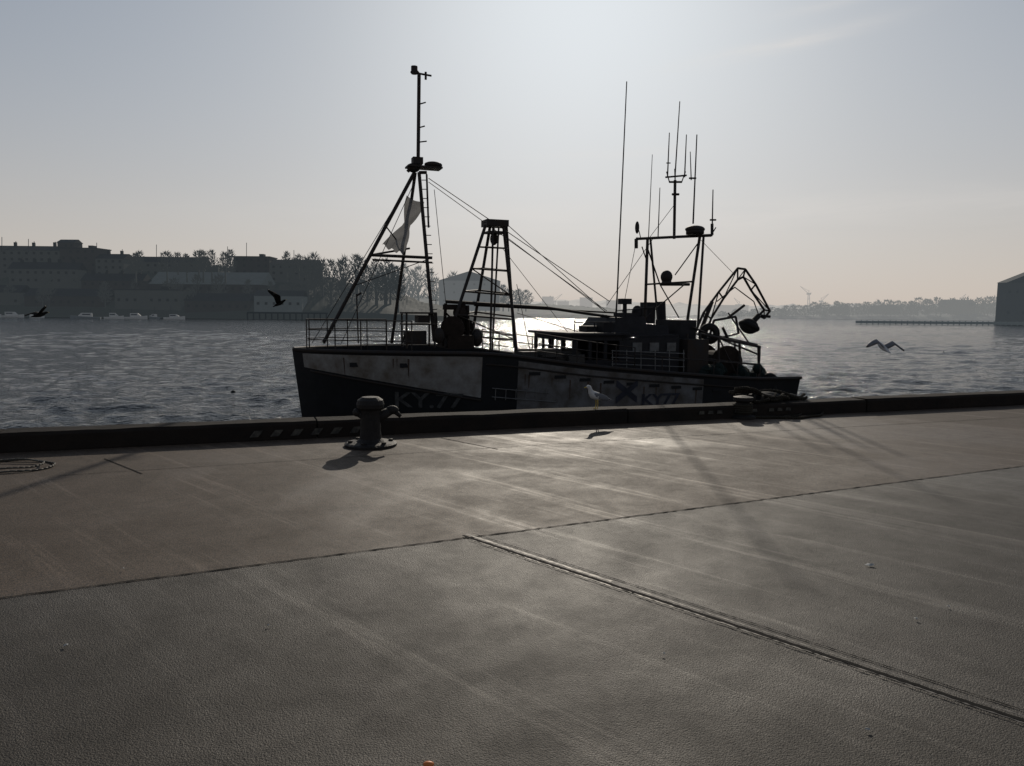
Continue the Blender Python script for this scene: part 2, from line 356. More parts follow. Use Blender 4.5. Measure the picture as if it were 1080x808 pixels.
p1=bp(416,431,-2.2); hull_text('KY.77',p1.x,p1.z,0.60,M_grey)
p2=bp(676,427,-2.7); hull_text('KY77',p2.x,p2.z,0.46,M_let,0.0)
b=B(); c=bp(661,413,-2.72)
for sg in(-1,1):
    vs=[]
    for (dx,dz) in((-0.36,-0.26*sg-0.10),(-0.36,-0.26*sg+0.10),(0.36,0.26*sg+0.10),(0.36,0.26*sg-0.10)):
        s=c.x+dx; z=c.z+dz; vs.append((s,-hb(s,z)-0.03-0.004*(sg+1),z))
    b.add(vs,[(0,1,2,3)])
b.obj('saltire_emblem',M_let,boat)
def T(b,*rows):
    for x1,y1,t1,x2,y2,t2,r in rows: b.tube(bp(x1,y1,t1),bp(x2,y2,t2),r)
# foremast
b=B()
T(b,(441,172,0,442,78,0,0.055),(437,70,0,437,78,0,0.10),(433,76,0,455,80,0,0.03),(449,76,0,449,84,0,0.035),(442,78,0,437,72,0,0.04),
 (442,110,0,449,108,0,0.02),(441,135,0,448,133,0,0.02),(441,150,0,450,149,0,0.02),
 (437,182,0,341,362,0,0.055),(442,182,-0.1,458,360,-0.9,0.055),(438,182,0.1,413,362,0.9,0.05),
 (442,182,0,450,182,-0.1,0.05),(450,184,-0.25,452,240,-0.5,0.03),
 (391,269,0,456,272,-0.45,0.045),(391,269,0,432,262,0.4,0.03),(393,274,0,456,277,-0.45,0.03),
 (408,240,0,425,262,0.3,0.02),(372,302,0,456,272,-0.45,0.012))
b.obj('foremast',M_steel,boat)
b=B()
c=bp(447,177,0)
b.box(c,(1.05,0.5,0.05)); b.ell(bp(436,177,0),(0.2,0.2,0.14)); b.ell(bp(457,174,-0.1),(0.28,0.2,0.10)); b.box(bp(440,170,0),(0.3,0.3,0.2)); b.tube(bp(430,181,0),bp(440,168,0),0.05)
b.obj('mast_lamp_platform',M_steel,boat)
b=B()
A1=bp(450,190,-0.25);A2=bp(463,356,-1.0);C1=bp(445,190,-0.1);C2=bp(457,356,-0.9)
for i in range(18):
    f=i/17; b.tube(A1.lerp(A2,f),C1.lerp(C2,f),0.013)
b.obj('mast_ladder',M_steel,boat)
b=B(); p00=bp(429,206,0.1);p10=bp(447,213,0.1);p01=bp(403,258,0.1);p11=bp(425,267,0.1); vs=[];fs=[];n=14
for i in range(n+1):
    for j in range(n+1):
        u=i/n;v=j/n; pin=0.28+0.72*abs(math.cos(v*math.pi*0.95))**0.8; uu=0.5+(u-0.5)*pin; P=p00.lerp(p10,uu).lerp(p01.lerp(p11,uu),v)
        P=P+Vector((0.10*math.sin(v*math.pi),0.08*math.sin(v*9+u*4),-0.05*math.sin(u*3.1)+0.05*math.sin(u*17)*(v>0.9))); vs.append(P)
for i in range(n):
    for j in range(n): fs.append((i*(n+1)+j,(i+1)*(n+1)+j,(i+1)*(n+1)+j+1,i*(n+1)+j+1))
b.add(vs,fs); b.obj('tattered_flag',M_cloth,boat,smooth=True)
# gantry
b=B(); c=bp(522,236,0); b.box(c,(0.72,0.6,0.2)); b.box(c+Vector((0,0,-0.28)),(0.55,0.5,0.07))
legs=[]
for (xt,xb,yb,t) in((512,470,366,-0.9),(531,545,372,-0.9),(517,497,360,0.9),(534,543,366,0.9)):
    top=bp(xt,238,t*0.25); bot=bp(xb,yb,t); b.tube(top,bot,0.05); legs.append((top,bot))
T(b,(520,240,-0.2,517,370,-0.9,0.035),(526,240,-0.2,519,372,-0.4,0.03))
for f in(0.18,0.36,0.55,0.74,0.9):
    q4=[l[0].lerp(l[1],f) for l in legs]
    for i,j in((0,1),(1,3),(3,2),(2,0)): b.tube(q4[i],q4[j],0.028)
for f0,f1 in((0.36,0.55),(0.74,0.9)):
    b.tube(legs[0][0].lerp(legs[0][1],f0),legs[1][0].lerp(legs[1][1],f1),0.02)
b.ell(bp(521,252,0),(0.13,0.1,0.2)); b.tube(bp(521,240,0),bp(521,250,0),0.03)
b.obj('gantry',M_steel,boat)
b=B(); T(b,(470,318,-0.3,580,325,-0.3,0.055),(580,325,-0.3,655,336,-0.3,0.05),(500,322,0.4,650,330,0.4,0.03)); b.obj('boom',M_steel,boat)
b=B()
T(b,(452,188,-0.1,643,318,0,0.013),(452,192,-0.1,640,328,0,0.011),(534,250,0,640,330,0,0.012),(534,236,0,634,325,-0.3,0.012),
 (437,184,0,329,362,0,0.010),(438,190,0,360,362,-1.6,0.010),(690,250,0,640,322,0,0.010),(672,250,0,655,336,-0.3,0.010),
 (712,215,0,684,252,-0.3,0.009),(545,330,-0.5,610,350,-1.0,0.010),(458,200,0,470,318,-0.3,0.010),(738,252,0,775,290,0,0.009),(545,300,-0.5,560,375,-2,0.010),(530,262,0,600,352,-1,0.009))
b.obj('rigging_wires',M_steel,boat)
b=B()
b.tube(bp(478,346,-0.9),bp(486,346,0.8),0.24,n=16)
for x_,t_ in((477,-0.95),(482,0.0),(488,0.8)): b.tube(bp(x_,346,t_),bp(x_+0.6,346,t_+0.07),0.36,n=20)
b.box(bp(479,324,-0.4),(0.62,0.4,0.16)); b.ell(bp(485,330,-0.5),(0.22,0.2,0.2)); b.box(bp(480,360,-0.4),(0.8,1.4,0.4))
T(b,(470,320,-0.5,468,365,-0.5,0.05),(493,322,-0.5,494,366,-0.5,0.06),(470,330,-0.5,493,352,-0.5,0.03),(488,318,-0.4,489,340,-0.4,0.09),(474,336,-0.6,484,356,-0.6,0.08))
b.obj('trawl_winch',M_rust,boat)
b=B()
c=bp(441,340,-0.6); w2=0.42
for dx in(-w2,w2):
    for dy in(-.35,.35): b.tube(c+Vector((dx,dy,0.28)),c+Vector((dx,dy,-0.75)),0.03)
for dz in(0.28,-0.05): 
    b.box(c+Vector((0,0,dz)),(0.95,0.8,0.05))
b.box(c+Vector((0.12,0,0.10)),(0.34,0.5,0.22)); b.box(c+Vector((-0.1,0,-0.45)),(0.6,0.5,0.4)); b.tube(bp(428,350,-0.6),bp(424,362,-0.6),0.03)
b.ell(bp(463,354,-1.2),(0.16,0.16,0.24)); b.ell(bp(503,356,-0.8),(0.18,0.18,0.28)); b.tube(bp(460,330,-0.8),bp(461,360,-0.8),0.035)
b.obj('anchor_windlass',M_steel,boat)
b=B()
def rail_s(b,s0,s1,h,inset,levels,step,sides=(-1,1),r=0.018):
    n=max(1,int((s1-s0)/step))
    for sg in sides:
        P=[]
        for i in range(n+1):
            s=s0+(s1-s0)*i/n; S=sheer(s); y=sg*max(0.03,hb(s,S)-inset); P.append(Vector((hx(s,S),y,S))); b.tube(P[-1]-Vector((0,0,0.3)),P[-1]+Vector((0,0,h(s))),r)
        for lv in levels:
            for i in range(n): b.tube(P[i]+Vector((0,0,h(s0+(s1-s0)*i/n)*lv)),P[i+1]+Vector((0,0,h(s0+(s1-s0)*(i+1)/n)*lv)),r*0.85)
rail_s(b,0.45,3.1,lambda s:0.85,0.15,(1,0.66,0.33),0.66)
rail_s(b,6.6,9.8,lambda s:0.85-0.02*s,0.1,(1,0.6,0.3),0.62)
rail_s(b,9.8,14.6,lambda s:0.45,0.1,(1,),0.8,sides=(-1,))
P=[Vector((hx(0.45,3.5),sg*max(0.03,hb(0.45,3.49)-0.15),sheer(0.45)+0.85*l)) for l in(1,0.66,0.33) for sg in(-1,1)]
for i in(0,2,4): b.tube(P[i],P[i+1],0.015)
T(b,(376,310,-0.3,378,362,-0.3,0.02),(376,312,-0.3,381,309,-0.3,0.03))
b.obj('handrail',M_steel,boat)
# wheelhouse
xa=bp(604,360,-1.6).x; xb=bp(716,360,-1.6).x; zt=bp(650,351,-1.6).z; zd=sheer(11)-0.75
zw1=zt-0.25; zw0=zt-0.85
xm=xa+(xb-xa)*0.45
b=B(); hw=1.6
b.box(((xa+xm)/2,0,zt-0.04),((xm-xa)+0.35,2*hw+0.4,0.08))
for sg in(-1,1):
    y=sg*hw
    b.box(((xa+xm)/2,y,(zw1+zt-0.08)/2),(xm-xa,0.08,zt-0.08-zw1)); b.box(((xa+xb)/2,y,(zw0+zd)/2),(xb-xa,0.08,zw0-zd))
    b.box(((xm+xb)/2,y,(zw0+zt-0.15)/2),(xb-xm,0.08,zt-0.15-zw0))
    for i in range(4): b.box((xa+0.05+(xm-xa-0.1)*i/3,y,(zw0+zw1)/2),(0.11,0.09,zw1-zw0))
for x in(xa,xb):
    b.box((x,0,(zw0+zd)/2),(0.08,2*hw-0.1,zw0-zd))
    b.box((x,0,zw1+0.1),(0.08,2*hw-0.1,0.2))
    for i in range(1,4): b.box((x,-hw+2*hw*i/4,(zw0+zw1)/2),(0.07,0.1,zw1-zw0))
b.box(((xm+xb)/2,0,zt-0.11),((xb-xm),2*hw-0.1,0.07))
b.obj('wheelhouse',M_house,boat,bevel=0.01)
b=B()
x0=bp(646,345,-1.2).x; x1=bp(706,345,-1.2).x; z1=bp(660,335,-1.2).z
sec=lambda x,zz:[Vector((x,-1.2,zt-0.1)),Vector((x,1.2,zt-0.1)),Vector((x,1.1,zz)),Vector((x,-1.1,zz))]
b.loft([sec(x0,zt+0.15),sec(x0+0.25,z1),sec(x0+1.2,z1+0.03),sec(x0+1.3,z1-0.2),sec(x1,z1-0.25)])
b.box(bp(683,330,-0.5),(0.3,0.5,0.7)); b.box(bp(660,338,-0.6),(0.5,0.8,0.5)); b.tube(bp(659,316,-0.8),bp(659,340,-0.8),0.07); b.box(bp(659,318,-0.8),(0.35,0.3,0.18)); b.ell(bp(672,330,-0.8),(0.18,0.18,0.25))
b.tube(bp(697,318,0.5),bp(698,345,0.5),0.16,n=14); b.box(bp(712,356,-0.5),(0.6,1.6,1.2)); b.box(bp(638,345,-0.9),(0.35,0.5,0.3)); b.box(bp(622,347,-0.4),(0.5,0.6,0.2))
T(b,(650,345,-1.1,650,325,-1.1,0.02),(690,345,-1.1,690,322,-1.1,0.02),(650,328,-1.1,690,324,-1.1,0.015),(606,350,-1.4,606,338,-1.4,0.02),(606,340,-1.4,648,340,-1.4,0.015),(627,350,-1.4,627,340,-1.4,0.02))
b.obj('upper_bridge',M_house,boat)
b=B()
for y0 in(372,379,386): b.tube(bp(645,y0-2,-2.3),bp(722,y0+1,-2.3),0.014)
for x in range(646,722,15): b.tube(bp(x,369,-2.3),bp(x,392,-2.3),0.014)
b.obj('side_rail',M_rail,boat)
M_pane=mat('window_pane',(0.08,0.09,0.10),0.2)
b=B()
for x in(672,690,708): b.box(bp(x,366,-1.66),(0.33,0.03,0.28))
b.obj('cabin_window',M_pane,boat)
b=B()
T(b,(671,252,-0.9,751,248,-0.9,0.045),(676,252,0.9,750,249,0.9,0.03),(683,252,-0.9,680,338,-1.0,0.05),(738,250,-0.9,724,345,-1.0,0.05),(742,250,0.9,736,345,0.9,0.045),(686,252,0.9,694,340,0.9,0.04),
 (681,300,-0.95,731,297,-0.95,0.03),(683,262,-0.9,696,300,0,0.025),(738,254,-0.9,712,290,0,0.02),(682,275,-0.9,677,260,-0.9,0.02),
 (671,252,-0.9,671,262,-0.9,0.06),(751,248,-0.9,751,236,-0.9,0.05),(681,335,-1,722,300,-1,0.022),(696,300,-0.6,716,335,-0.6,0.022),
 (711,252,0,712,190,0,0.05),(703,181,0,706,192,0,0.02),(706,192,0,719,192,0,0.035),(719,192,0,723,181,0,0.02),(702,187,0,724,185,0,0.03),(709,205,0,716,205,0,0.04),
 (697,300,-0.5,727,300,-0.5,0.05),(750,248,-0.9,755,240,-0.9,0.02),(676,252,-0.9,672,236,-0.9,0.015))
b.obj('aft_mast',M_steel,boat)
b=B(); b.ell(bp(703,292,-0.6),(0.2,0.2,0.22)); b.tube(bp(703,296,-0.6),bp(703,301,-0.6),0.16,n=14); b.ell(bp(733,242,-0.9),(0.33,0.33,0.13)); b.tube(bp(733,247,-0.9),bp(733,242,-0.9),0.3,n=16); b.ell(bp(672,240,-0.9),(0.07,0.07,0.2))
b.obj('radar_domes',M_steel,boat,smooth=True)
b=B()
for x1,y1,t1,x2,y2,t2,r in((661,86,-1,651,310,-1,0.024),(651,310,-1,649,345,-1,0.035),(717,107,0,712,185,0,0.022),(706,140,0,704,187,0,0.022),(724,142,0,722,187,0,0.022),(735,142,-0.9,731,236,-0.9,0.026),(752,200,-0.9,751,248,-0.9,0.024),
  (688,163,-0.9,684,250,-0.9,0.014),(696,198,-0.9,694,251,-0.9,0.018),(728,160,-0.9,729,190,-0.9,0.018),(712,190,0,712,178,0,0.03)):
    b.tube(bp(x1,y1,t1),bp(x2,y2,t2),r*0.7,r*1.1)
T(b,(727,188,-0.9,734,188,-0.9,0.03),(749,232,-0.9,755,232,-0.9,0.03),(707,172,0,703,172,0,0.02))
b.obj('whip_antennas',M_steel,boat)
# stern crane & power block
b=B()
outr=[(733,352),(742,330),(758,308),(778,283),(786,284),(797,300),(812,328),(806,336)]
innr=[(744,354),(750,336),(763,315),(778,295),(784,292),(792,306),(806,327),(800,333)]
for t in(-0.35,-0.1):
    b.poly([bp(x,y,t) for x,y in outr],0.042)
b.poly([bp(x,y,-0.22) for x,y in innr],0.042)
for i,(o_,n_) in enumerate(zip(outr,innr)):
    b.tube(bp(*o_,-0.22),bp(*n_,-0.22),0.03)
    if i<len(outr)-1: b.tube(bp(*innr[i],-0.22),bp(*outr[i+1],-0.22),0.02)
b.poly([bp(x,y,-0.3) for x,y in((756,318),(775,303),(795,318),(800,332))],0.02)
b.tube(bp(751,318,-0.3),bp(738,352,-0.3),0.07); b.tube(bp(768,335,-0.2),bp(785,322,-0.2),0.05)
b.obj('stern_crane',M_steel,boat)
b=B(); Mr=Matrix.Rotation(R_(20),3,'Y'); b.ell(bp(790,344,-0.3),(0.36,0.3,0.27),M=Mr); b.torus(bp(790,344,-0.3),0.3,0.09,(0.4,0,0.9)); b.tube(bp(800,333,-0.3),bp(790,344,-0.3),0.1); b.tube(bp(803,333,-0.3),bp(812,334,-0.3),0.05)
b.obj('power_block',M_rub,boat,smooth=True)
b=B()
T(b,(738,352,-1.6,802,366,-1.6,0.045),(745,352,1.6,800,364,1.6,0.045),(738,352,-1.6,740,400,-1.8,0.05),(758,356,-1.6,758,402,-1.8,0.04),(780,360,-1.6,781,404,-1.8,0.045),(801,366,-1.6,799,405,-1.8,0.05),
  (800,364,1.6,800,404,1.6,0.05),(775,360,1.6,775,400,1.6,0.04),(740,378,-1.7,801,385,-1.7,0.03),(758,356,-1.6,781,404,-1.8,0.025),(753,338,-0.6,776,334,-0.6,0.04),(776,334,-0.6,779,352,-0.6,0.04),(753,338,-0.6,748,356,-0.6,0.04),
  (778,352,-0.6,752,358,-0.6,0.03),(801,366,-1.6,800,364,1.6,0.04),(762,345,-0.8,770,362,-0.8,0.05),(730,345,-1.4,800,374,-1.4,0.03),(725,352,-1.5,725,395,-1.5,0.04),(768,330,-0.6,790,362,-1.2,0.025))
b.obj('stern_gallows',M_steel,boat)
b=B(); c0=bp(766,384,-1.5);c1=Vector((c0.x,1.5,c0.z)); b.tube(c0,c1,0.42,n=20)
for t in(-1.55,-0.2,1.45): b.tube(Vector((c0.x,t,c0.z)),Vector((c0.x,t+0.07,c0.z)),0.62,n=24)
b.obj('net_drum',M_rust,boat)
b=B()
for i in range(34):
    x=random.uniform(724,806); y=random.uniform(386,404); b.ell(bp(x,y,random.uniform(-2.2,-0.5)),(random.uniform(.12,.36),random.uniform(.2,.4),random.uniform(.10,.28)),n=9,k=6)
b.obj('net_heap',M_net,boat)
b=B()
for (x,y,t) in((812,404,-1.3),(809,409,-2.0),(815,407,0.2),(748,352,-1.2)):
    b.torus(bp(x,y,t),0.24,0.12,(1,0.3 if y>400 else 2,0))
b.obj('tyre_fenders',M_rub,boat,smooth=True)
b=B(); b.box((LOA*0.92,0,1.95),(2.6,3.6,0.5)); b.box(bp(728,378,-1.4),(0.8,0.9,1.3)); b.obj('aft_locker',M_steel,boat,bevel=0.02)
b=B(); b.box((bp(525,385,0).x,0,2.6),(1.6,3.0,0.9)); b.box((bp(470,362,0).x,0,3.0),(1.4,2.5,0.5)); b.obj('hatch_coaming',M_steel,boat,bevel=0.02)
b=B()
for i in range(12): b.box(bp(552+i*5,372+ (i%3)*3,random.uniform(-1.6,-0.4)),(0.5,0.35,0.25),random.uniform(-.2,.2))
b.obj('fish_boxes',M_deck,boat)
# ------------------------------------------------------------ bollards
M_iron=mat('cast_iron',(0.018,0.016,0.015),0.7,0.1,scale=8,bump=0.006,bscale=40,spec=0.25)
def lathe(b,c,prof,n=24):
    rings=[[Vector((c[0]+r*math.cos(2*math.pi*i/n),c[1]+r*math.sin(2*math.pi*i/n),c[2]+z)) for i in range(n)] for r,z in prof]; b.loft(rings)
bl=gp(391,470); e1=empty('mooring_bollard',bl,QA)
b=B(); lathe(b,(0,0,0),[(0.31,0.005),(0.31,0.03),(0.28,0.045),(0.17,0.055),(0.13,0.09),(0.12,0.2),(0.12,0.38),(0.13,0.43),(0.16,0.46),(0.165,0.50),(0.15,0.55),(0.10,0.585),(0.02,0.59)])
for k in range(6):
    t=k*math.pi/3; lathe(b,(0.24*math.cos(t),0.24*math.sin(t),0.04),[(0.028,0),(0.028,0.03),(0.005,0.035)],8)
b.obj('post',M_iron,e1,smooth=False)
b=B(); b.tube((0.04,0,0.30),(0.25,0,0.42),0.07,0.05,n=12); b.ell((0.26,0,0.42),(0.08,0.06,0.055)); b.tube((0.27,0,0.42),(0.36,-0.02,0.34),0.035,0.022,n=10); b.tube((-0.04,0,0.33),(-0.15,0,0.40),0.05,0.04,n=12); b.ell((-0.16,0,0.405),(0.05,0.05,0.05))
b.obj('horns',M_iron,e1,smooth=True)
b2p=gp(783,441); e2=empty('mooring_bollard',b2p,QA)
b=B(); lathe(b,(0,0,0),[(0.2,0.005),(0.2,0.04),(0.12,0.06),(0.10,0.12),(0.10,0.24),(0.15,0.28),(0.15,0.33),(0.05,0.35)]); b.obj('post',M_iron,e2)
M_rope=mat('rope',(0.03,0.026,0.02),0.95,bump=0.004,bscale=60,spec=0.1)
b=B()
def uof(px): 
    p=gp(px,440); return (p-qa).dot(qd)
u0=uof(783); u1=uof(885)
for k in range(7):
    pts=[]
    for i in range(36):
        f=i/35; u=u0+(u1-u0)*f*(0.45+0.09*k); v=0.1+0.16*math.sin(f*9+k*1.7)*0.8+0.05*k; z=0.25+0.05*math.sin(f*14+k)*(1 if k%2 else 0.6)+0.03*k*(1-f)
        pts.append(q(u,v,max(0.24,z)))
    b.poly(pts,0.026)
for k,(v0,amp) in enumerate(((-0.02,0.30),(-0.03,0.16))):
    pts=[]
    for i in range(40):
        f=i/39; u=u0+(u1-u0)*f*(1-0.3*k); v=v0-amp*math.sin(f*math.pi)-0.03*math.sin(f*17); pts.append(q(u,v,0.022))
    b.poly(pts,0.02)
for k in range(4): b.torus(b2p+Vector((0,0,0.1+0.035*k)),0.13,0.022,(0,0,1))
b.obj('mooring_rope',M_rope,smooth=True)
b=B()
for (px,sz) in((818,0.16),(832,0.2),(846,0.15),(862,0.12)):
    u=uof(px); b.ell(q(u,0.42,0.24),(sz*1.3,sz,sz*0.55),n=16,k=10); b.torus(q(u,0.42,0.24),sz*0.95,sz*0.3,(0.2,0.1,1))
b.obj('boat_fender',M_rub,smooth=True)
b=B(); c=gp(8,493)
for k in range(2):
    pts=[c+Vector(((0.44-0.07*k)*math.cos(t*2*math.pi/40)-0.03*k,(0.30-0.06*k)*math.sin(t*2*math.pi/40),0.013+0.02*k+0.006*math.sin(t*.8))) for t in range(41)]; b.poly(pts,0.009)
b.poly([c+Vector((-0.4-0.2*i,0.05+0.12*math.sin(i*.8),0.012)) for i in range(20)],0.009)
b.obj('hose',mat('hose_rubber',(0.05,0.045,0.035),0.7),smooth=True)
M_lit=mat('litter_paper',(0.4,0.4,0.38),0.7)
for (x,y,s) in((918,596,0.03),(70,681,0.016),(966,653,0.014),(915,770,0.012),(1000,640,0.01),(130,600,0.01),(283,660,0.008),(700,690,0.008)):
    b=B(); c=gp(x,y,0.012); n=8; vs=[c+Vector((0,0,0.010))]+[c+Vector((s*random.uniform(.6,1.2)*math.cos(i*math.pi/4),0.7*s*random.uniform(.6,1.2)*math.sin(i*math.pi/4),random.uniform(0,0.008))) for i in range(n)]
    b.add(vs,[(0,1+i,1+(i+1)%n) for i in range(n)]); b.obj('litter',M_lit)
b=B(); c=gp(452,806,0.012); b.ell(c,(0.02,0.012,0.01)); b.obj('orange_peel',mat('orange_peel',(0.7,0.2,0.04),0.5),smooth=True)
# ------------------------------------------------------------ gulls
M_gw=mat('gull_white',(0.45,0.45,0.45),0.8,var=0.1); M_gg=mat('gull_grey',(0.12,0.125,0.14),0.8,var=0.2); M_gb=mat('gull_beak',(0.5,0.35,0.05),0.5); M_gd=mat('dark_feathers',(0.012,0.011,0.010),0.9,spec=0.1)
M_gt=mat('gull_black',(0.03,0.03,0.03),0.7)
def body_loft(pts,n=14):
    rings=[]
    for i,(p,rw,rh) in enumerate(pts):
        p=Vector(p); a=Vector(pts[max(0,i-1)][0]); c=Vector(pts[min(len(pts)-1,i+1)][0]); d=(c-a).normalized(); sd_=Vector((0,1,0)); u_=d.cross(sd_).normalized()
        rings.append([p+sd_*rw*math.cos(2*math.pi*k/n)+u_*rh*math.sin(2*math.pi*k/n) for k in range(n)])
    return rings
def setup(e,loc,rot,sc=1): e.location=loc; e.rotation_euler=rot; e.scale=(sc,)*3
def flying(name,loc,rot,inner,outer,mb,mw,sc=1.0,fold=1.0):
    e=empty(name); setup(e,loc,rot,sc)
    b=B(); b.loft(body_loft([((-0.26,0,0.0),0.05,0.006),((-0.20,0,0.0),0.035,0.02),((-0.12,0,0),0.05,0.045),((0,0,-0.005),0.065,0.062),((0.09,0,0),0.055,0.055),((0.15,0,0.012),0.036,0.038),((0.19,0,0.018),0.036,0.036),((0.225,0,0.015),0.024,0.024),((0.24,0,0.012),0.010,0.011)])); b.obj('body',mb,e,smooth=True)
    b=B(); b.tube((0.235,0,0.012),(0.285,0,0.0),0.010,0.003); b.obj('beak',M_gb,e)
    for sg in(-1,1):
        p=Vector((0.05,sg*0.04,0.03)); 
        segs=[(0,0.0,0.15,0.0),(0.12,0.03,0.17,inner),(0.14,0.03,0.17,inner),(0.12,-0.03,0.155,outer),(0.13,-0.06,0.12,outer),(0.10,-0.06,0.07,outer),(0.05,-0.04,0.015,outer)]
        rings=[]
        for ln,dx,ch,an in segs:
            p=p+Vector((dx,sg*ln*math.cos(an)*fold,ln*math.sin(an)))
            th=0.012
            rings.append([p,p+Vector((-ch*0.3,0,th+0.01)),p+Vector((-ch*0.7,0,th)),p+Vector((-ch,0,-0.02)),p+Vector((-ch*0.7,0,-0.006)),p+Vector((-ch*0.3,0,-0.004))])
        b=B(); b.loft(rings[:6]); b.obj('wing_left' if sg>0 else 'wing_right',mw,e,smooth=True)
        b=B(); b.loft(rings[5:]); b.obj('wingtip_left' if sg>0 else 'wingtip_right',M_gt,e)
    return e
flying('gull',wp(931,366,18),(R_(6),R_(-32),R_(112)),R_(24),R_(-18),M_gw,M_gg,1.02)
flying('gull',wp(42,332,21),(R_(-14),R_(-14),R_(62)),R_(20),R_(2),M_gd,M_gd,1.0,0.85)
flying('gull',wp(295,320,22),(R_(12),R_(-28),R_(28)),R_(58),R_(40),M_gd,M_gd,0.85,0.8)
kp=gp(629,431,0.222)
e=empty('standing_gull'); setup(e,kp,(0,0,R_(200)),0.86)
b=B(); b.loft(body_loft([((-0.25,0,0.14),0.022,0.006),((-0.17,0,0.165),0.04,0.022),((-0.08,0,0.19),0.066,0.052),((0.0,0,0.21),0.078,0.07),((0.07,0,0.24),0.068,0.068),((0.11,0,0.285),0.042,0.046),((0.125,0,0.33),0.034,0.036),((0.14,0,0.365),0.038,0.036),((0.165,0,0.378),0.034,0.03),((0.19,0,0.372),0.018,0.016)])); b.obj('body',M_gw,e,smooth=True)
b=B(); b.tube((0.185,0,0.371),(0.235,0,0.358),0.011,0.004); b.obj('beak',M_gb,e)
b=B()
for sg in(-1,1):
    b.ell((-0.06,sg*0.058,0.205),(0.15,0.022,0.05),M=Matrix.Rotation(R_(-18),3,'Y'))
    b.tube((-0.14,sg*0.045,0.18),(-0.29,sg*0.01,0.14),0.026,0.004)
b.obj('wings',M_gg,e,smooth=True)
b=B()
for sg in(-1,1):
    b.tube((0.0,sg*0.035,0.16),(-0.01,sg*0.035,0.08),0.012,0.007); b.tube((-0.01,sg*0.035,0.08),(0.0,sg*0.035,0.006),0.007)
    for a_ in(-0.4,0,0.4): b.tube((0,sg*0.035,0.006),(0.05*math.cos(a_),sg*0.035+0.05*math.sin(a_),0.004),0.006,0.003)
b.obj('legs',M_gb,e)
b=B()
for sg in(-1,1): b.ell((0.158,sg*0.033,0.38),(0.006,0.004,0.006),n=8,k=6)
b.obj('eyes',M_gt,e)
# ------------------------------------------------------------ BACKGROUND
HZ1=(0.026,0.031,0.034); HZ2=(0.10,0.108,0.112); HZ3=(0.18,0.185,0.185); HZ4=(0.34,0.33,0.315)  # emitted haze colours for the banks, brighter with distance
def bank(name,prof,Ys,Yr,mt_,px0,px1,step=2,rough=1.5,seed=0):
    xs=[p[0] for p in prof]; ys=[p[1] for p in prof]; b=B(); rows=10; vs=[];fs=[]; cols=0
    px=px0
    while px<=px1:
        yt=np.interp(px,xs,ys); top=wp(px,yt,Yr); rx=top.x/Yr
        for j in range(rows+1):
            f=j/rows; Y=Ys+(Yr-Ys)*f; z=-3.2 if j==0 else -1.5+(top.z+1.5)*(f**0.9)
            if j>0: z+=rough*noise.noise(Vector((rx*60+seed,Y*0.03,seed)))*f+rough*0.5*noise.noise(Vector((rx*260,Y*0.1,seed)))*f
            vs.append((rx*Y,Y,max(-3.2,z)))
        vs.append((rx*Yr*1.25,Yr*1.25,-3.5)); cols+=1; px+=step
    r=rows+2
    for i in range(cols-1):
        for j in range(r-1): fs.append((i*r+j,(i+1)*r+j,(i+1)*r+j+1,i*r+j+1))
    b.add(vs,fs); b.obj(name,mt_)
M_bank1=mat('river_bank',(0.012,0.014,0.010),0.9,scale=0.05,var=0.5,haze_glow=HZ1)
M_bank2=mat('hazy_bank',(0.02,0.022,0.018),0.9,scale=0.03,haze_glow=HZ2)
M_bank3=mat('far_bank_ground',(0.02,0.022,0.02),0.9,scale=0.02,haze_glow=HZ3)
M_bank4=mat('distant_hill_ground',(0.02,0.02,0.02),0.9,scale=0.01,haze_glow=HZ4)
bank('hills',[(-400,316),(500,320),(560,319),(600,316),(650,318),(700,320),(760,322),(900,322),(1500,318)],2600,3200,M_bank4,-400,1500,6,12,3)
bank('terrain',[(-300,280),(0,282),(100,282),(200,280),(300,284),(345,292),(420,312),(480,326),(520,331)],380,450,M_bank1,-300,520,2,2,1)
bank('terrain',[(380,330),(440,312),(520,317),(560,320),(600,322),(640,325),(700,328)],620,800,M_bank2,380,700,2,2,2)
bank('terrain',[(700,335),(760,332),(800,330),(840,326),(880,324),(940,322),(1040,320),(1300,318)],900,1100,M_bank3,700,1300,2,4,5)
M_w1=mat('building_wall',(0.020,0.019,0.017),0.9,scale=0.2,haze_glow=(0.029,0.034,0.037)); M_r1=mat('building_roof',(0.012,0.012,0.014),0.8,scale=0.3,haze_glow=(0.021,0.025,0.028)); M_g1=mat('building_window',(0.01,0.01,0.01),0.6,haze_glow=(0.021,0.025,0.028))  # walls, roofs and panes all emit a painted haze tone; none are lit
M_w1b=mat('building_wall_brick',(0.018,0.014,0.012),0.9,scale=0.2,haze_glow=(0.024,0.028,0.031))
M_w2=mat('hazy_wall',(0.04,0.04,0.04),0.9,scale=0.2,haze_glow=(0.11,0.118,0.122)); M_r2=mat('hazy_roof',(0.03,0.03,0.03),0.8,scale=0.2,haze_glow=(0.085,0.093,0.098)); M_g2=mat('hazy_window',(0.02,0.02,0.02),0.6,haze_glow=(0.09,0.097,0.10))
M_roofl=mat('metal_roof',(0.03,0.032,0.034),0.7,scale=0.3,haze_glow=(0.036,0.043,0.047))
cnt=[0]
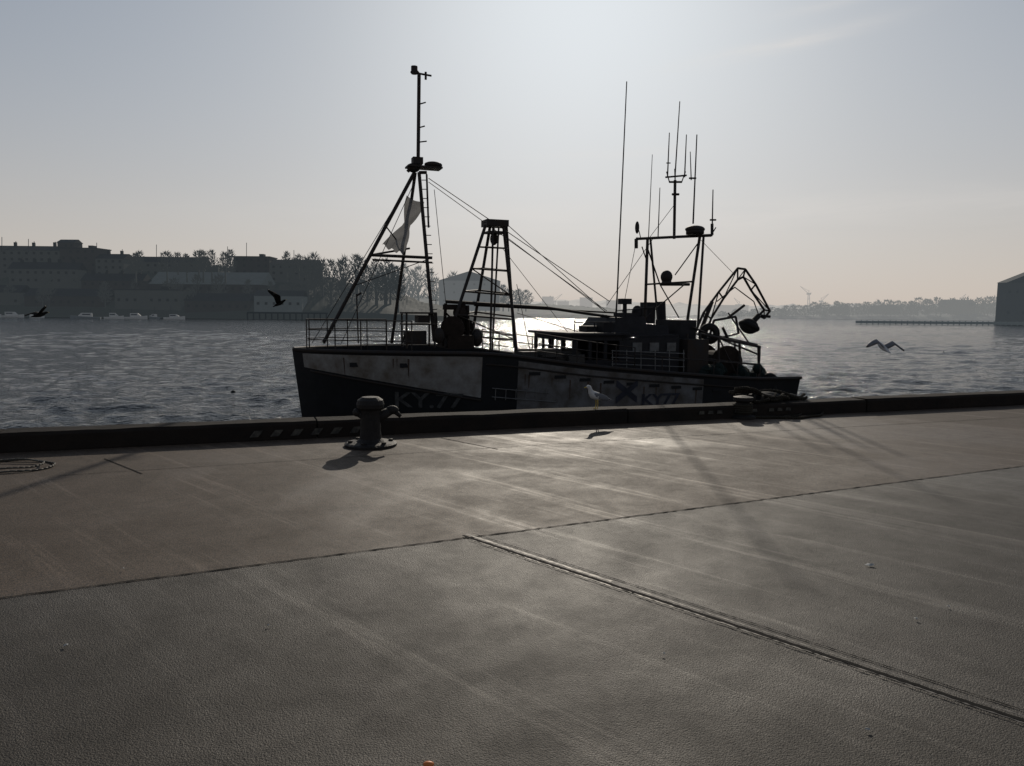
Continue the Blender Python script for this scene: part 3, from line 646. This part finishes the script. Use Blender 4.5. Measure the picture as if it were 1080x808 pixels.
def building(name,x0,x1,yt,yb,Y,depth=14,roof='flat',mw=None,mr=None,mg=None,roofh=3,chim=0,rows=None,cols=None):
    cnt[0]+=1
    mw=mw or (M_w1 if cnt[0]%2 else M_w1b); mr=mr or M_r1; mg=mg or M_g1
    a=wp(x0,yt,Y); c=wp(x1,yt,Y); bt=wp((x0+x1)/2,yb,Y).z; W=c.x-a.x; top=(a.z+c.z)/2; H=top-bt
    e=empty(name,((a.x+c.x)/2,Y,bt),random.uniform(-0.08,0.08))
    b=B(); eav=H if roof=='flat' else H-roofh; b.box((0,depth/2,eav/2-2),(W,depth,eav+4)); b.obj('walls',mw,e)
    b=B()
    if roof=='flat': b.box((0,depth/2,H+0.15),(W+0.8,depth+0.8,0.5)); b.box((W*0.2,depth/2,H+1.2),(W*0.12,4,1.8))
    elif roof=='gable':
        w_=W/2+0.4; b.add([(-w_,-0.5,eav-0.1),(w_,-0.5,eav-0.1),(w_,depth+.5,eav-0.1),(-w_,depth+.5,eav-0.1),(-w_,depth/2,H),(w_,depth/2,H)],[(0,1,5,4),(2,3,4,5),(0,4,3),(1,2,5),(0,3,2,1)])
    else:
        w_=W/2+0.4; b.add([(-w_,-0.5,eav-0.1),(w_,-0.5,eav-0.1),(w_,depth+.5,eav-0.1),(-w_,depth+.5,eav-0.1),(0,-0.5,H),(0,depth+.5,H)],[(0,4,5,3),(1,2,5,4),(0,1,4),(2,3,5),(0,3,2,1)])
    for k in range(chim):
        x=-W/2+W*(k+0.5)/chim+random.uniform(-1,1); b.box((x,depth/2,H+0.8),(1.3,1.3,random.uniform(1.8,2.8)))
        b.box((x+0.3,depth/2,H+2.3),(0.3,0.3,0.6))
    b.obj('roof',mr,e)
    rows=rows if rows is not None else max(1,int(eav/3.2)); cols=cols if cols is not None else max(2,int(W/4))
    if rows:
        b=B()
        for r in range(rows):
            for k in range(cols):
                if random.random()<0.12: continue
                b.box((-W/2+W*(k+0.5)/cols,-0.03,eav*(r+0.55)/rows),(min(1.4,W/cols*0.5),0.15,min(1.4,eav/rows*0.5)))
        b.obj('windows',mg,e)
    return e
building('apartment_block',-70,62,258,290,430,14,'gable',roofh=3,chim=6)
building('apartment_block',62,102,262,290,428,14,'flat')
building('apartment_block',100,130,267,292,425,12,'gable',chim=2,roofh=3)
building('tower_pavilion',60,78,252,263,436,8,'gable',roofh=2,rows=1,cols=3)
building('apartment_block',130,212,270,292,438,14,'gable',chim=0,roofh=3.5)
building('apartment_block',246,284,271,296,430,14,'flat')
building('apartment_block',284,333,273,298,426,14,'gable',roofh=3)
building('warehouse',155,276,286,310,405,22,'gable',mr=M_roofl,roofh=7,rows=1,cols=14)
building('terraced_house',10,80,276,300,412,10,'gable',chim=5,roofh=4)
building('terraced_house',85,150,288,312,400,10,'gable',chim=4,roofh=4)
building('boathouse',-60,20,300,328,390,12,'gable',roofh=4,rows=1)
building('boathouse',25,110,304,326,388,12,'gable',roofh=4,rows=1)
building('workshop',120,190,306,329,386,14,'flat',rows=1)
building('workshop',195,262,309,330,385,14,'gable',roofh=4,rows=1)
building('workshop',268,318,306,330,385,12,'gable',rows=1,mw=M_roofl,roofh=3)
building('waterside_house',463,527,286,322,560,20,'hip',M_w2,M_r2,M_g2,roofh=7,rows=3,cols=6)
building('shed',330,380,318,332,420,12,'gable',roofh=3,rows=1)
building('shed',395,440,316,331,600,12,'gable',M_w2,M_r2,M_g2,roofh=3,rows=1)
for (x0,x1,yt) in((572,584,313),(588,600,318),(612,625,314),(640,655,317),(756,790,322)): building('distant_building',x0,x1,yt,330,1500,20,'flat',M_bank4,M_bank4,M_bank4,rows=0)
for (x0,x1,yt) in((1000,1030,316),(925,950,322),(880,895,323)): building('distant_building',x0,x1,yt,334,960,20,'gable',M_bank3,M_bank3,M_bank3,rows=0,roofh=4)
building('dock_shed',1061,1128,285,342,420,7,'hip',mat('shed_wall',(0.010,0.010,0.012),0.8,scale=0.2,haze_glow=(0.040,0.047,0.052)),mat('shed_roof',(0.012,0.012,0.012),0.7,haze_glow=(0.036,0.043,0.048)),mat('shed_window',(0.01,0.01,0.01),0.5,haze_glow=(0.034,0.041,0.046)),roofh=7,rows=2,cols=8)
b=B(); a=wp(905,341,400); c=wp(1300,346,380)
b.box(((a.x+c.x)/2,400,-1.9),(c.x-a.x,6,1.4)); 
for i in range(60): b.tube((a.x+(c.x-a.x)*i/59,396.5,-3.5),(a.x+(c.x-a.x)*i/59,396.5,-0.9),0.3)
b.obj('jetty',mat('jetty_timber',(0.02,0.02,0.02),0.9,haze_glow=(0.05,0.06,0.066)))
b=B(); a=wp(262,330,372); c=wp(345,331,372); b.box(((a.x+c.x)/2,372,0.3),(c.x-a.x,4,0.8))
for i in range(14): b.tube((a.x+(c.x-a.x)*i/13,370.5,-3.5),(a.x+(c.x-a.x)*i/13,370.5,0.3),0.35)
b.obj('jetty',mat('jetty_timber_left',(0.02,0.02,0.02),0.9,haze_glow=(0.015,0.019,0.022)))
def trees(name,rows,mt_,Y,dens=260,tw=0.28):
    b=B()
    for (x,yt,yb,wpx) in rows:
        YY=Y+random.uniform(-15,15); top=wp(x,yt,YY); bot=wp(x,yb,YY); H=top.z-bot.z; Rr=wpx*YY/F/2
        b.tube(bot-Vector((0,0,2)),bot+Vector((0,0,H*0.45)),H*0.035,H*0.02,n=5)
        for k in range(7):
            a=random.uniform(0,6.28); t=Vector((Rr*0.6*math.cos(a),Rr*0.6*math.sin(a),H*random.uniform(.6,.85))); b.tube(bot+Vector((0,0,H*random.uniform(.25,.45))),bot+t,H*0.014,H*0.006,n=4)
        for k in range(dens):
            a=random.uniform(0,6.28); rr=math.sqrt(random.random()); zz=random.uniform(0.25,1.0); env=math.sin(min(1,(zz-0.12)/0.88)*math.pi)**0.5 if zz<0.98 else 0.2
            rad=Rr*rr*env*(0.8+0.3*noise.noise(Vector((a,x*0.1,zz*3))))
            p=bot+Vector((rad*math.cos(a),rad*math.sin(a),H*zz)); d=Vector((math.cos(a)*rr,math.sin(a)*rr,0.9+random.uniform(-.5,.5))).normalized()*H*random.uniform(.06,.14)
            s_=Vector((random.uniform(-1,1),random.uniform(-.3,.3),random.uniform(-.4,.4))).normalized()*tw*random.uniform(.5,1.3)
            b.add([p-s_,p+s_,p+d],[(0,1,2)])
    b.obj(name,mt_)
M_t1=mat('twigs',(0.012,0.012,0.010),0.9,haze_glow=(0.030,0.035,0.038)); M_t2=mat('hazy_twigs',(0.02,0.02,0.018),0.9,haze_glow=(0.10,0.108,0.110)); M_t3=mat('far_twigs',(0.02,0.02,0.02),0.9,haze_glow=(0.19,0.195,0.192))
rows=[(x+random.uniform(-4,4),random.uniform(264,271),294,random.uniform(12,20)) for x in(140,150,178,192,200,208,216,226,234,242,300,318)]
rows+=[(x+random.uniform(-3,3),270+ (x-330)*0.12+random.uniform(-5,6),318,random.uniform(16,26)) for x in range(326,425,8)]
rows+=[(x+random.uniform(-3,3),298+random.uniform(-8,8),326,random.uniform(12,22)) for x in range(0,420,11)]
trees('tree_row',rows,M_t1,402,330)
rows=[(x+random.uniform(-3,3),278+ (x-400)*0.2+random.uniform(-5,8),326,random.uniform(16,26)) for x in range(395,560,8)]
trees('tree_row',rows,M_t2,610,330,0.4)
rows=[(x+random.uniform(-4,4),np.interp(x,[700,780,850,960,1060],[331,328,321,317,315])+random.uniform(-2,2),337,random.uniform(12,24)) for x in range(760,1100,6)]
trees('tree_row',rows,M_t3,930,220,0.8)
def crane(px,yt,yb,Y,jib,mt_):
    e=empty('dockside_crane'); b=B(); t=wp(px,yt+6,Y); bo=wp(px,yb,Y); k=Y/F
    for d in(-1.5,1.5): b.tube(bo+Vector((d*k,0,-3)),t+Vector((d*0.4*k,0,0)),0.4*k)
    for f in(0.3,0.6): b.tube(bo.lerp(t,f)+Vector((-1.2*k,0,0)),bo.lerp(t,f+0.15)+Vector((1.2*k,0,0)),0.2*k)
    b.box(t,(3.5*k,3*k,1.6*k)); b.obj('tower',mt_,e)
    b=B(); b.tube(t,wp(px+jib,yt-2,Y),0.3*k,0.2*k); b.tube(t,wp(px-jib*0.3,yt+5,Y),0.4*k); b.tube(t+Vector((0,0,3*k)),wp(px+jib,yt-2,Y),0.15*k); b.tube(t,t+Vector((0,0,4*k)),0.25*k); b.obj('jib',mt_,e)
for a_ in((853,304,326,1000,-9),(866,312,326,1000,8),(585,312,326,1400,8),(780,316,328,1200,-6),(1012,312,325,1000,7)): crane(*a_,M_bank4)
b=B()
for x,y0,y1 in((2,250,262),(30,252,262),(102,256,268),(165,258,270),(260,256,272),(240,260,275),(310,264,274)): b.tube(wp(x,y0,428),wp(x,y1+4,428),0.16)
b.obj('skyline_aerials',M_r1)
M_mb=mat('small_boat_gelcoat',(0.20,0.20,0.20),0.7,haze_glow=(0.055,0.060,0.064)); M_mbd=mat('small_boat_dark',(0.02,0.02,0.03),0.6,haze_glow=(0.016,0.02,0.024))
M_mb2=mat('small_boat_blue',(0.04,0.045,0.06),0.7,haze_glow=(0.03,0.036,0.040))
mc=[0]
def motorboat(px,Y,Ln,rz):
    mc[0]+=1; mh=M_mb2 if mc[0]%3==0 else M_mb
    p=wp(px,331,Y); e=empty('motorboat',(p.x,Y,WZ),rz); b=B(); rings=[]
    for i in range(13):
        f=i/12; x=-Ln/2+Ln*f; bw_=Ln*0.16*(1-max(0,(f-0.45)/0.55)**2.2)+0.03; S=0.9+0.7*f*f
        rings.append([Vector((x,-bw_*0.6,-0.3)),Vector((x,-bw_,S*0.6)),Vector((x,-bw_,S)),Vector((x,bw_,S)),Vector((x,bw_,S*0.6)),Vector((x,bw_*0.6,-0.3))])
    b.loft(rings); b.obj('hull',mh,e)
    b=B(); y=Ln*0.11; zz=1.0; x0=-Ln*0.22;x1=Ln*0.22; hh=random.uniform(1.2,1.9)
    b.loft([[Vector((x0,-y,zz)),Vector((x0,y,zz)),Vector((x0,y*.9,zz+hh)),Vector((x0,-y*.9,zz+hh))],[Vector((x1-1.2,-y,zz)),Vector((x1-1.2,y,zz)),Vector((x1-1.2,y*.9,zz+hh)),Vector((x1-1.2,-y*.9,zz+hh))],[Vector((x1,-y,zz)),Vector((x1,y,zz)),Vector((x1,y*.9,zz+.5)),Vector((x1,-y*.9,zz+.5))]]); b.obj('cabin',M_mb,e)
    b=B(); b.box(((x0+x1)/2-0.5,0,zz+hh*0.6),((x1-x0)*0.6,y*2.03,0.5)); b.obj('windows',M_mbd,e)
    b=B(); b.tube((x0+0.5,0,zz+hh-.1),(x0+0.5,0,zz+random.uniform(3,6)),0.07); b.obj('aerial',M_mbd,e)
for a_ in((12,360,11,0.2),(38,352,7,3.0),(90,330,12,3.5),(120,338,8,0.4),(143,345,10,0.25),(162,350,7,2.6),(184,340,9,0.2),(-12,350,10,0.4)): motorboat(*a_)
b=B()
for x,y in((246,415),(398,402),(995,372)):
    p=gp(x,y,WZ); b.ell(p+Vector((0,0,0.05)),(0.14,0.14,0.13),n=10,k=7)
b.obj('mooring_buoys',M_rub,smooth=True)
